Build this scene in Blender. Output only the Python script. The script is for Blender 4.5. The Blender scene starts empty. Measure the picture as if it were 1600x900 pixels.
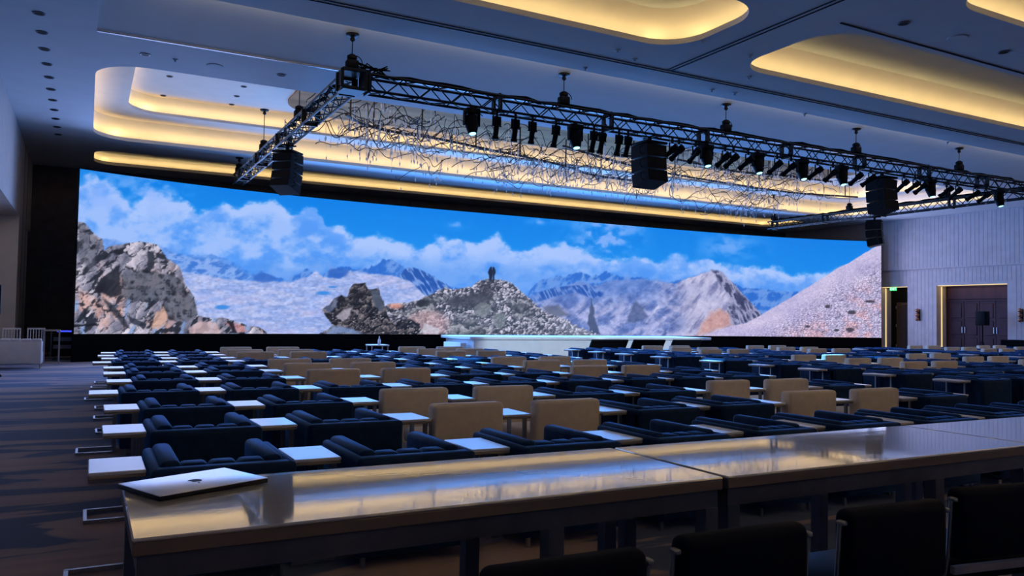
import bpy, bmesh, math, random
import numpy as np
from mathutils import Vector, Matrix
random.seed(7)
SC = bpy.context.scene
COL = SC.collection
S = 1.24                       # metres per drawing unit
EYE = 1.29                     # eye height in drawing units (1.60 m)
rad = math.radians
# ------------------------------------------------------------------ camera
F_PX, YAW, PITCH, ROLL = 1240.66, rad(28.139), rad(2.1926), rad(.9506)
FW = np.array([math.sin(YAW)*math.cos(PITCH), math.cos(YAW)*math.cos(PITCH), math.sin(PITCH)])
_r = np.array([math.cos(YAW), -math.sin(YAW), 0.]); _u = np.cross(_r, FW)
RT = _r*math.cos(ROLL)+_u*math.sin(ROLL); UP = -_r*math.sin(ROLL)+_u*math.cos(ROLL)
cam = bpy.data.objects.new('camera', bpy.data.cameras.new('camera')); COL.objects.link(cam)
cam.matrix_world = Matrix(((RT[0],UP[0],-FW[0],0),(RT[1],UP[1],-FW[1],0),(RT[2],UP[2],-FW[2],EYE*S),(0,0,0,1)))
cam.data.sensor_width = 36; cam.data.lens = F_PX/1600*36
cam.data.clip_start = .05; cam.data.clip_end = 200
SC.camera = cam
def proj(x,y,z):               # photo position of a point given in drawing units
    d = np.array([x,y,z-EYE]); k = d@FW
    return 800+F_PX*(d@RT)/k, 450-F_PX*(d@UP)/k, k
# ------------------------------------------------------------------ view, world, large lights
SC.view_settings.view_transform = 'Standard'; SC.view_settings.look = 'None'
SC.view_settings.exposure = 0; SC.view_settings.gamma = 1; SC.view_settings.use_curve_mapping = False
SC.cycles.use_denoising = True
SC.cycles.max_bounces = 6; SC.cycles.diffuse_bounces = 4; SC.cycles.glossy_bounces = 3
SC.cycles.sample_clamp_indirect = 4
W = bpy.data.worlds.new('world'); SC.world = W; W.use_nodes = True
W.node_tree.nodes['Background'].inputs[0].default_value = (.25,.4,.9,1)
W.node_tree.nodes['Background'].inputs[1].default_value = .01
def area(name, loc, look, sx, sy, radiance, color, spread=180, xdir=None):
    L = bpy.data.lights.new(name, 'AREA'); L.shape = 'RECTANGLE'; L.size = sx*S; L.size_y = sy*S
    L.energy = math.pi*sx*sy*S*S*radiance; L.color = color; L.spread = rad(spread)
    o = bpy.data.objects.new(name, L); COL.objects.link(o)
    z = -Vector(look).normalized(); x = Vector(xdir) if xdir else Vector((1,0,0))
    y = z.cross(x).normalized(); x = y.cross(z).normalized()
    o.matrix_world = Matrix(((x.x,y.x,z.x,loc[0]*S),(x.y,y.y,z.y,loc[1]*S),(x.z,y.z,z.z,loc[2]*S),(0,0,0,1)))
    return o
def spot(name, loc, aim, power, color, deg, blend=.4, r=.05):
    L = bpy.data.lights.new(name, 'SPOT'); L.energy = power; L.color = color; L.spot_size = rad(deg); L.spot_blend = blend
    L.shadow_soft_size = r*S
    o = bpy.data.objects.new(name, L); COL.objects.link(o); o.location = Vector(loc)*S
    o.rotation_euler = (Vector(aim)-Vector(loc)).to_track_quat('-Z','Y').to_euler(); return o
# the LED wall: footprint curve, and unseen lamps added in front to boost its light
WX0, WX1, WZ0, WZ1 = -.266, 30.58, .712, 4.92
def wall_y(x):
    t = (x-(WX0+WX1)/2)/((WX1-WX0)/2); return 24.68-1.72*t**4
WALL_BOOST = 12.5
WALL_COL = [(.34,.48,1.),(.12,.36,1.),(.08,.33,1.),(.08,.33,1.),(.12,.36,1.),(.55,.60,1.)]
for i, c in enumerate(WALL_COL):
    a = WX0+(WX1-WX0)*i/6; b = WX0+(WX1-WX0)*(i+1)/6; ya, yb = wall_y(a), wall_y(b)
    n = Vector((yb-ya, -(b-a), 0)).normalized()
    area('led_wall_boost', ((a+b)/2+n.x*.25,(ya+yb)/2+n.y*.25-.1,(WZ0+WZ1)/2), n, math.hypot(b-a,yb-ya)*.97, (WZ1-WZ0)*.97, WALL_BOOST*.5*(.62,1.05,1.2,1.2,1.05,.45)[i], c, xdir=(b-a,yb-ya,0))
G = .944
ZC = EYE+4.82*G                      # flat ceiling height
WARM = (1.,.68,.27)
COVE = 10.5
# ------------------------------------------------------------------ helpers
def pm(name, col, rough=.5, metal=0., var=.12, scale=6., bump=0., spec=.5, coat=0., sheen=0., stretch=(1,1,1), bscale=None, bdist=.01):
    m = bpy.data.materials.new(name); m.use_nodes = True; nt = m.node_tree; b = nt.nodes['Principled BSDF']
    tc = nt.nodes.new('ShaderNodeTexCoord'); mp = nt.nodes.new('ShaderNodeMapping'); mp.inputs['Scale'].default_value = stretch
    nt.links.new(tc.outputs['Object'], mp.inputs['Vector'])
    n = nt.nodes.new('ShaderNodeTexNoise'); n.inputs['Scale'].default_value = scale; n.inputs['Detail'].default_value = 4
    nt.links.new(mp.outputs[0], n.inputs['Vector'])
    r = nt.nodes.new('ShaderNodeValToRGB'); r.color_ramp.elements[0].position = .3; r.color_ramp.elements[1].position = .7
    r.color_ramp.elements[0].color = tuple(c*(1-var) for c in col)+(1,); r.color_ramp.elements[1].color = tuple(min(1,c*(1+var)) for c in col)+(1,)
    nt.links.new(n.outputs['Fac'], r.inputs[0]); nt.links.new(r.outputs[0], b.inputs['Base Color'])
    b.inputs['Roughness'].default_value = rough; b.inputs['Metallic'].default_value = metal
    b.inputs['Specular IOR Level'].default_value = spec; b.inputs['Coat Weight'].default_value = coat; b.inputs['Coat Roughness'].default_value = .08
    if sheen: b.inputs['Sheen Weight'].default_value = sheen; b.inputs['Sheen Roughness'].default_value = .35; b.inputs['Sheen Tint'].default_value = (.08,.38,1,1)
    if bump:
        n2 = nt.nodes.new('ShaderNodeTexNoise'); n2.inputs['Scale'].default_value = bscale or scale*4; nt.links.new(mp.outputs[0], n2.inputs['Vector'])
        bp = nt.nodes.new('ShaderNodeBump'); bp.inputs['Strength'].default_value = bump; bp.inputs['Distance'].default_value = bdist
        nt.links.new(n2.outputs['Fac'], bp.inputs['Height']); nt.links.new(bp.outputs[0], b.inputs['Normal'])
    return m
def em(name, col, strength):
    m = bpy.data.materials.new(name); m.use_nodes = True; b = m.node_tree.nodes['Principled BSDF']
    b.inputs['Base Color'].default_value = (*[c*.3 for c in col],1); b.inputs['Emission Color'].default_value = (*col,1); b.inputs['Emission Strength'].default_value = strength
    return m
def tag(o, label=None, cat=None, group=None, kind=None):
    if label: o['label'] = label
    if cat: o['category'] = cat
    if group: o['group'] = group
    if kind: o['kind'] = kind
    return o
def thing(name, label, cat, loc=(0,0,0), rz=0, group=None):
    o = bpy.data.objects.new(name, None); COL.objects.link(o); o.empty_display_size = .1
    o.location = Vector(loc)*S; o.rotation_euler = (0,0,rz); return tag(o,label,cat,group)
class MB:
    def __init__(s): s.v=[]; s.f=[]
    def add(s, vs, fs):
        k=len(s.v); s.v += [tuple(p) for p in vs]; s.f += [tuple(i+k for i in f) for f in fs]; return s
    def box(s,x0,x1,y0,y1,z0,z1):
        return s.add([(x0,y0,z0),(x1,y0,z0),(x1,y1,z0),(x0,y1,z0),(x0,y0,z1),(x1,y0,z1),(x1,y1,z1),(x0,y1,z1)],
            [(3,2,1,0),(4,5,6,7),(0,1,5,4),(1,2,6,5),(2,3,7,6),(3,0,4,7)])
    def rbox(s,x0,x1,y0,y1,z0,z1,r=.02,seg=2,M=None):
        bm=bmesh.new(); bmesh.ops.create_cube(bm,size=1)
        for v in bm.verts: v.co=Vector(((x0+x1)/2+v.co.x*(x1-x0),(y0+y1)/2+v.co.y*(y1-y0),(z0+z1)/2+v.co.z*(z1-z0)))
        bmesh.ops.bevel(bm,geom=list(bm.edges),offset=r,segments=seg,affect='EDGES',profile=.5)
        bm.verts.index_update()
        vs=[(M@v.co if M else v.co) for v in bm.verts]; fs=[[v.index for v in f.verts] for f in bm.faces]; bm.free(); return s.add(vs,fs)
    def bar(s,p,q,w,h=None,up=(0,0,1)):
        p=Vector(p);q=Vector(q);d=(q-p).normalized();h=h or w;u=Vector(up)
        if abs(d.dot(u))>.98:u=Vector((1,0,0))
        a=d.cross(u).normalized()*w/2;b=a.cross(d).normalized()*h/2
        return s.add([p-a-b,p+a-b,p+a+b,p-a+b,q-a-b,q+a-b,q+a+b,q-a+b],[(0,1,2,3),(7,6,5,4),(4,5,1,0),(5,6,2,1),(6,7,3,2),(7,4,0,3)])
    def cyl(s,p,q,r,n=10,r2=None):
        p=Vector(p);q=Vector(q);d=(q-p).normalized();u=Vector((0,0,1)) if abs(d.z)<.95 else Vector((1,0,0))
        a=d.cross(u).normalized();b=a.cross(d).normalized();r2=r if r2 is None else r2
        vs=[c+(a*math.cos(t)+b*math.sin(t))*k for c,k in((p,r),(q,r2)) for t in [2*math.pi*i/n for i in range(n)]]
        return s.add(vs,[(i,(i+1)%n,n+(i+1)%n,n+i) for i in range(n)]+[tuple(range(n-1,-1,-1)),tuple(range(n,2*n))])
    def tube(s,pts,r,n=6):
        P=[Vector(p) for p in pts]; vs=[]
        for i,p in enumerate(P):
            d=(P[min(i+1,len(P)-1)]-P[max(i-1,0)]).normalized();u=Vector((0,0,1)) if abs(d.z)<.95 else Vector((1,0,0))
            a=d.cross(u).normalized();b=a.cross(d).normalized()
            vs+=[p+(a*math.cos(2*math.pi*k/n)+b*math.sin(2*math.pi*k/n))*r for k in range(n)]
        fs=[(i*n+k,i*n+(k+1)%n,(i+1)*n+(k+1)%n,(i+1)*n+k) for i in range(len(P)-1) for k in range(n)]
        return s.add(vs,fs+[tuple(range(n-1,-1,-1)),tuple(range(len(vs)-n,len(vs)))])
    def prism(s,poly,z0,z1):
        n=len(poly); return s.add([(x,y,z0) for x,y in poly]+[(x,y,z1) for x,y in poly],[tuple(range(n-1,-1,-1)),tuple(range(n,2*n))]+[(i,(i+1)%n,n+(i+1)%n,n+i) for i in range(n)])
    def lathe(s,prof,c=(0,0,0),n=16):
        vs=[(c[0]+r*math.cos(2*math.pi*k/n),c[1]+r*math.sin(2*math.pi*k/n),c[2]+z) for r,z in prof for k in range(n)]
        return s.add(vs,[(i*n+k,i*n+(k+1)%n,(i+1)*n+(k+1)%n,(i+1)*n+k) for i in range(len(prof)-1) for k in range(n)]+[tuple(range(n-1,-1,-1)),tuple(range((len(prof)-1)*n,len(prof)*n))])
    def mesh(s,name,mat,smooth=True):
        me=bpy.data.meshes.new(name); me.from_pydata([(a*S,b*S,c*S) for a,b,c in s.v],[],s.f); me.materials.append(mat)
        if smooth: me.shade_smooth(); me.set_sharp_from_angle(angle=rad(38))
        return me
    def build(s,name,mat,parent=None,loc=None,kind=None,smooth=True):
        return obj(name,s.mesh(name,mat,smooth),parent,loc,kind)
def obj(name, me, parent=None, loc=None, kind=None, rot=None):
    o=bpy.data.objects.new(name,me); COL.objects.link(o)
    if parent: o.parent=parent
    if loc: o.location=Vector(loc)*S
    if rot: o.rotation_euler=rot
    if kind: o['kind']=kind
    return o
def copy_tree(o, parent=None):
    c=o.copy(); COL.objects.link(c); c.parent=parent
    for ch in KIDS.get(o.name,()): copy_tree(ch,c)
    return c
KIDS={}
def note_kids(root):
    for o in [root]+list(root.children_recursive): KIDS[o.name]=list(o.children)
def rrect(x0,x1,y0,y1,r,n=10):
    r=min(r,(x1-x0)/2-.01,(y1-y0)/2-.01); out=[]
    for cx,cy,a in((x1-r,y1-r,0),(x0+r,y1-r,90),(x0+r,y0+r,180),(x1-r,y0+r,270)):
        for k in range(n+1):
            t=rad(a+90*k/n); out.append((cx+r*math.cos(t),cy+r*math.sin(t)))
    return out
def sheet(outer, holes, z, name, mat, parent=None, kind=None):
    bm=bmesh.new()
    for loop in [outer]+holes:
        vs=[bm.verts.new((x*S,y*S,z*S)) for x,y in loop]
        for i in range(len(vs)): bm.edges.new((vs[i],vs[(i+1)%len(vs)]))
    bmesh.ops.triangle_fill(bm,use_beauty=True,edges=list(bm.edges))
    me=bpy.data.meshes.new(name); bm.to_mesh(me); bm.free(); me.materials.append(mat)
    return obj(name,me,parent,None,kind)
ORD=['first','second','third','fourth','fifth','sixth','seventh','eighth','ninth','tenth','eleventh','twelfth','thirteenth','fourteenth','fifteenth','sixteenth','seventeenth','eighteenth','nineteenth','twentieth',
 'twenty-first','twenty-second','twenty-third','twenty-fourth','twenty-fifth','twenty-sixth','twenty-seventh','twenty-eighth','twenty-ninth','thirtieth','thirty-first','thirty-second']
# ------------------------------------------------------------------ materials
M={}
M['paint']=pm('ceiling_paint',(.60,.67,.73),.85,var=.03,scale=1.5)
M['warmglow']=pm('warm_glow_soffit',(.84,.76,.64),.85,var=.03,scale=2)  # warm cove glow put into the long cove's soffit colour
M['coveplaster']=pm('cove_plaster',(.80,.78,.74),.8,var=.03,scale=2)
M['wall']=pm('wall_fabric',(.52,.48,.50),.85,var=.08,scale=3,bump=.2)
M['wallL']=pm('wall_plaster',(.50,.46,.44),.85,var=.06,scale=2)
M['backwall']=pm('dark_drape_wall',(.10,.085,.085),.95,var=.2,scale=3)
M['black']=pm('black_paint',(.0035,.0035,.0045),.6,var=.3,scale=8,spec=.12)
M['drape']=pm('black_drape',(.0025,.0025,.004),.95,var=.3,scale=8,spec=.1)
M['truss']=pm('black_truss',(.006,.006,.008),.45,0.,var=.3,scale=12,spec=.3)
M['navy']=pm('navy_velvet',(.003,.022,.070),.7,var=.35,scale=9,bump=.2,bscale=60,sheen=.6,spec=.2)
M['stool']=pm('dark_navy_leather',(.0012,.0035,.013),.65,var=.3,scale=9,spec=.12)
M['navypipe']=pm('navy_piping',(.004,.010,.026),.7,var=.2,scale=9)
M['beige']=pm('beige_upholstery',(.84,.68,.52),.7,var=.06,scale=10,bump=.15,bscale=90)
M['white']=pm('white_laminate',(.86,.82,.80),.30,var=.03,scale=4,spec=.55)
M['deskedge']=pm('desk_edge',(.16,.125,.10),.5,var=.06,scale=8)
M['edge']=pm('table_edge',(.30,.25,.21),.45,var=.06,scale=8)
M['chrome']=pm('brushed_chrome',(.36,.36,.38),.42,1.,var=.08,scale=20)
M['steel']=pm('grey_steel_frame',(.10,.11,.14),.4,.5,var=.15,scale=10)
M['bronze']=pm('bronze_panel',(.46,.25,.12),.75,0.,spec=.06,var=.35,scale=.8,stretch=(.35,2.2,1),bump=.25,bscale=5,bdist=.02)
M['rail']=pm('bronze_rail',(.05,.030,.018),.5,.2,var=.2,scale=10)
M['wire']=pm('bronze_wire',(.022,.014,.009),.6,0.,var=.2,scale=10)
M['crystal']=pm('crystal',(.75,.78,.86),.05,0.,var=.1,scale=20,spec=1.)
M['door']=pm('plum_wood_door',(.050,.018,.026),.5,spec=.2,var=.25,scale=3,stretch=(1,1,.2))
M['brown']=pm('brown_wood_door',(.075,.040,.026),.4,var=.25,scale=3,stretch=(1,1,.2))
M['copper']=pm('copper_sconce',(.42,.20,.12),.3,.8,var=.2,scale=12)
M['sofa']=pm('white_sofa_leather',(.62,.60,.62),.5,var=.05,scale=6)
M['alu']=pm('silver_aluminium',(.88,.88,.94),.36,.9,var=.02,scale=30)
M['lapdark']=pm('dark_aluminium',(.012,.012,.016),.35,.6,var=.1,scale=30)
M['stagewhite']=pm('stage_white',(.80,.82,.84),.55,var=.03,scale=3)
M['led']=em('warm_led',(1.,.74,.34),.95)
M['lens']=em('cyan_lens',(.35,.9,1.),2.5)
M['dim']=em('blue_indicator',(.05,.08,1.),1.2)
M['exit']=em('exit_green',(.05,.9,.25),1.2)
M['exitw']=em('exit_letters',(.7,1.,.8),1.6)
# glossy desk top with a faint ripple
m=pm('gloss_desktop',(.66,.60,.52),.05,var=.03,scale=2,spec=1.,coat=1.,bump=.10,bscale=3.,stretch=(1,6,1),bdist=.003); M['desk']=m; m.node_tree.nodes['Principled BSDF'].inputs['Coat IOR'].default_value=2.7; m.node_tree.nodes['Principled BSDF'].inputs['Coat Roughness'].default_value=.04
# carpet: navy ground with tan brush strokes
m=bpy.data.materials.new('patterned_carpet'); m.use_nodes=True; nt=m.node_tree; b=nt.nodes['Principled BSDF']; M['carpet']=m
ge=nt.nodes.new('ShaderNodeNewGeometry'); mp=nt.nodes.new('ShaderNodeMapping'); mp.inputs['Scale'].default_value=(.34/S,1.5/S,1); nt.links.new(ge.outputs['Position'],mp.inputs[0])
n1=nt.nodes.new('ShaderNodeTexNoise'); n1.inputs['Scale'].default_value=1.; n1.inputs['Detail'].default_value=7; n1.inputs['Distortion'].default_value=1.1; nt.links.new(mp.outputs[0],n1.inputs['Vector'])
r1=nt.nodes.new('ShaderNodeValToRGB'); nt.links.new(n1.outputs['Fac'],r1.inputs[0]); e=r1.color_ramp.elements
e[0].position=.40; e[0].color=(.012,.016,.034,1); e[1].position=.64; e[1].color=(.46,.27,.14,1)
x=e.new(.495); x.color=(.022,.028,.050,1); x=e.new(.52); x.color=(.34,.20,.115,1)
n2=nt.nodes.new('ShaderNodeTexNoise'); n2.inputs['Scale'].default_value=.35; nt.links.new(ge.outputs['Position'],n2.inputs['Vector'])
r2=nt.nodes.new('ShaderNodeValToRGB'); nt.links.new(n2.outputs['Fac'],r2.inputs[0]); r2.color_ramp.elements[0].position=.42; r2.color_ramp.elements[1].position=.6
mx=nt.nodes.new('ShaderNodeMix'); mx.data_type='RGBA'; nt.links.new(r2.outputs[0],mx.inputs['Factor']); mx.inputs['A'].default_value=(.014,.018,.036,1)
nt.links.new(r1.outputs[0],mx.inputs['B']); 
mx2=nt.nodes.new('ShaderNodeMix'); mx2.data_type='RGBA'; mx2.inputs['Factor'].default_value=.2; nt.links.new(r1.outputs[0],mx2.inputs['A']); nt.links.new(mx.outputs['Result'],mx2.inputs['B'])
nt.links.new(mx2.outputs['Result'],b.inputs['Base Color']); b.inputs['Roughness'].default_value=.9
b.inputs['Sheen Weight'].default_value=.35; b.inputs['Sheen Tint'].default_value=(.5,.65,1,1)
n3=nt.nodes.new('ShaderNodeTexNoise'); n3.inputs['Scale'].default_value=160; nt.links.new(ge.outputs['Position'],n3.inputs['Vector'])
bp=nt.nodes.new('ShaderNodeBump'); bp.inputs['Strength'].default_value=.4; bp.inputs['Distance'].default_value=.004; nt.links.new(n3.outputs['Fac'],bp.inputs['Height']); nt.links.new(bp.outputs[0],b.inputs['Normal'])
# ------------------------------------------------------------------ room shell
RX0,RX1,RY0,RY1=-2.5,33.0*G,-10.,30.5*G
LX=-1.72*G; LZ=EYE+2.6*G; LEDGE=EYE+2.51*G
MB().box(RX0-.3,RX1+1.6,RY0-.3,RY1+.3,-.2,0).build('floor',M['carpet'],kind='structure',smooth=False)
MB().box(RX0-.3,RX1+1.6,RY1,RY1+.2,0,ZC+1.4).build('wall_back',M['backwall'],kind='structure',smooth=False)
MB().box(RX0-.3,RX1+1.6,RY0-.2,RY0,0,ZC+1.4).build('wall_rear',M['wall'],kind='structure',smooth=False)
wl=MB().box(RX0-.2,RX0,RY0,RY1,0,LZ).box(LX-.2,LX,RY0,RY1,LZ,ZC).box(RX0,LX-.2,RY0,24.2,LZ,LZ+.1).box(RX0,LX,24.2,27.7,0,LZ)
wl=wl.build('wall_left',M['wallL'],kind='structure',smooth=False)
for yy in (25.4,26.7): MB().box(LX+.002,LX+.012,yy,yy+.03,0,ZC).build('panel_joint',M['steel'],wl)
area('alcove_light',(-2.05,20.5,LZ-.04),(0,0,-1),.3,6.,1.6,(1.,.86,.7))
# right wall with two recessed doorways
DY0,DY1,XY0,XY1,DH=18.96*G,22.02*G,23.42*G,24.80*G,EYE+1.76*G
w=MB().box(RX1,RX1+.2,RY0,DY0,0,LEDGE).box(RX1,RX1+.2,DY1,XY0,0,LEDGE).box(RX1,RX1+.2,XY1,RY1,0,LEDGE)
w.box(RX1,RX1+.2,DY0,DY1,DH,LEDGE).box(RX1,RX1+.2,XY0,XY1,DH,LEDGE).box(RX1-.10,RX1+.2,RY0,RY1,LEDGE,ZC)
for a,bb in((DY0,DY1),(XY0,XY1)):
    w.box(RX1+.2,RX1+.75,a-.1,a,0,DH+.1).box(RX1+.2,RX1+.75,bb,bb+.1,0,DH+.1).box(RX1+.2,RX1+.75,a,bb,DH,DH+.1)
wr=w.build('wall_right',M['wall'],kind='structure',smooth=False)
rib=MB()
y=6.
while y<25.2:
    rib.box(RX1-.109,RX1-.10,y,y+.145,LEDGE+.04,ZC-.02)
    if not(DY0-.18<y<DY1+.06) and not(XY0-.18<y<XY1+.06): rib.box(RX1-.009,RX1,y,y+.145,.05,LEDGE-.04)
    else: rib.box(RX1-.009,RX1,y,y+.145,DH+.12,LEDGE-.04)
    y+=.17
rib.build('wall_ribs',M['wall'],wr,kind='stuff',smooth=False)
# ceiling with its recesses
TR=[(0.,30.4,17.1,24.78,1.0,.62),(0.05,30.2,26.6,29.12,.6,.36),(10.62,29.8,8.78,11.15,.75,.66),(0.2,9.12,8.78,10.95,.75,.66),(11.1,29.8,4.9,7.27,.75,.66),(.2,9.12,4.9,7.27,.75,.66),
 (11.1,29.8,1.,3.4,.75,.66),(.2,9.12,1.,3.4,.75,.66),(11.1,29.8,-3.,-.6,.75,.66),(.2,9.12,-3.,-.6,.75,.66),(11.1,29.8,-7.,-4.6,.75,.66),(.2,9.12,-7.,-4.6,.75,.66)]  # unseen rows overhead and behind, added and brightened for warm fill light
TR=[tuple(v*G for v in t) for t in TR]
TROUGH=(0.,31.*G,12.82*G,15.22*G)
outer=[(LX-.03,RY0),(RX1+.1,RY0),(RX1+.1,RY1),(LX-.03,RY1)]
tr=[(TROUGH[0],TROUGH[2]),(TROUGH[1],TROUGH[2]),(TROUGH[1],TROUGH[3]),(TROUGH[0],TROUGH[3])]
ceil=sheet(outer,[rrect(*t[:5]) for t in TR]+[tr],ZC,'ceiling',M['paint'],kind='structure')
MB().box(RX0-.2,RX1+1.6,RY0,RY1,ZC+1.5,ZC+1.6).build('ceiling_slab',M['black'],ceil,smooth=False)
def ring(name,p,q,zp,zq,mat,parent):
    n=len(p); return MB().add([(x,y,zp) for x,y in p]+[(x,y,zq) for x,y in q],[(i,(i+1)%n,n+(i+1)%n,n+i) for i in range(n)]).build(name,mat,parent)
def cove(x0,x1,y0,y1,r,h,z,parent,lip=.09,sb=.46,top=.30,inner=None,gain=1.,corners=True):
    p=rrect(x0,x1,y0,y1,r); q=rrect(x0-sb,x1+sb,y0-sb,y1+sb,r+sb); u_=rrect(x0-top,x1+top,y0-top,y1+top,r+top)
    ring('cove_lip',p,p,z,z+lip,M['coveplaster'],parent); ring('cove_shelf',p,q,z+lip-.03,z+lip-.028,M['coveplaster'],parent)
    ring('cove_riser',q,u_,z+lip-.03,z+h,M['coveplaster'],parent)
    sheet(u_,[rrect(*inner[:5])] if inner else [],z+h,'cove_soffit',M['warmglow'] if z+h>ZC+.9 or inner else M['paint'],parent)
    g=COVE*gain; zz=z+lip+.0; o_=.05
    for lx,ly,dx,dy,ln in(((x0+x1)/2,y1+o_,0,1,x1-x0-r),((x0+x1)/2,y0-o_,0,-1,x1-x0-r),(x0-o_,(y0+y1)/2,-1,0,y1-y0-r),(x1+o_,(y0+y1)/2,1,0,y1-y0-r)):
        area('cove_light',(lx,ly,zz),(dx*.5,dy*.5,.87),ln,.05,g,WARM,spread=165,xdir=(1,0,0) if dy else (0,1,0))
    if corners and r>.3:
        for sx,cx in((-1,x0+r),(1,x1-r)):
            area('cove_light',(cx+sx*.707*(r+.05),y1-r+.707*(r+.05),zz),(sx*.35,.35,.87),1.15*r,.05,g,WARM,spread=165,xdir=(1,-sx,0))
IN=tuple(v*G for v in(.78,29.6,18.0,23.75,.9)); H1=.62*G; H2=.50*G
for i,t in enumerate(TR):
    cove(*t,ZC,ceil,inner=IN if i==0 else None,sb=.38 if i!=1 else .30,top=.03,gain=1.15 if i==0 else .6 if i==1 else 1. if i<6 else 2.3,corners=i<6)
cove(*IN,H2,ZC+H1,ceil,lip=.07,sb=.34,top=.03,gain=.95)
zt=(ZC+.24,ZC+.24,ZC+.012,ZC+.012)
MB().add([(x,y,ZC) for x,y in tr]+[(x,y,z) for (x,y),z in zip(tr,zt)],[(0,1,5,4),(1,2,6,5),(2,3,7,6),(3,0,4,7),(4,5,6,7)]).build('sloped_trough',M['paint'],ceil,smooth=False)
area('cove_light',(15.5*G,TROUGH[2]+.05,ZC+.10),(0,1,.05),28.5,.06,COVE*.6,(1.,.80,.55),spread=120)
bz=rrect(4.7*G,26.5*G,18.7*G,23.3*G,1.3); MB().prism(bz,ZC+H1+H2-.05,ZC+H1+H2-.003).build('bronze_panel',M['bronze'],ceil)
# airwall tracks and slot diffuser
k=1
def trim(x0,x1,y0,y1,mat='black'):
    global k
    MB().box(x0,x1,y0,y1,ZC-.012,ZC+.01).build('trim_%d'%k,M[mat],kind='structure',smooth=False); k+=1
for d in(0,.10): trim(LX,RX1,11.93*G+d,11.945*G+d); trim(9.66*G+d,9.68*G+d,-2,11.93*G)
trim(10.5*G,29*G,8.60*G,8.63*G); trim(0,RX1,15.24*G,15.29*G,'chrome')
# ------------------------------------------------------------------ LED wall
# ---------- picture shown on the LED wall (all procedural noise) ----------
def _h(ix,iy,s):
    n=(ix.astype(np.int64)*374761393+iy.astype(np.int64)*668265263+s*1442695041)&0x7fffffff
    n=((n^(n>>13))*1274126177)&0x7fffffff
    n=((n^(n>>15))*2246822519)&0x7fffffff
    return (n^(n>>12))%100003/100003.0
def vn(x,y,s):
    ix=np.floor(x);iy=np.floor(y);fx=x-ix;fy=y-iy
    fx=fx*fx*(3-2*fx);fy=fy*fy*(3-2*fy)
    a=_h(ix,iy,s);b=_h(ix+1,iy,s);c=_h(ix,iy+1,s);d=_h(ix+1,iy+1,s)
    return (a*(1-fx)+b*fx)*(1-fy)+(c*(1-fx)+d*fx)*fy
def fbm(x,y,s,o=5,g=.55):
    t=0;w=1;n=0
    for i in range(o):
        t=t+w*vn(x,y,s+i*17);n+=w;w*=g;x=x*2.03+5.1;y=y*2.03+1.7
    return t/n
def ridge(x,y,s,o=4):
    t=0;w=1;n=0
    for i in range(o):
        t=t+w*(1-np.abs(2*vn(x,y,s+i*13)-1));n+=w;w*=.55;x=x*2.1+3.3;y=y*2.1+7.7
    return t/n
def voro(x,y,s):
    ix=np.floor(x);iy=np.floor(y)
    f1=np.full(x.shape,9.);f2=np.full(x.shape,9.);idv=np.zeros(x.shape)
    for dx in(-1,0,1):
        for dy in(-1,0,1):
            cx=ix+dx;cy=iy+dy
            px=cx+_h(cx,cy,s);py=cy+_h(cx,cy,s+5)
            d=np.hypot(px-x,py-y);m=d<f1
            f2=np.where(m,f1,np.minimum(f2,d));idv=np.where(m,_h(cx,cy,s+9)*.55+.45*np.clip(.5+.75*(px-x)-.75*(py-y)*-1,0,1),idv);f1=np.where(m,d,f1)
    return f1,f2-f1,idv
def ss(a,b,x):
    t=np.clip((x-a)/(b-a),0,1);return t*t*(3-2*t)
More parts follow.
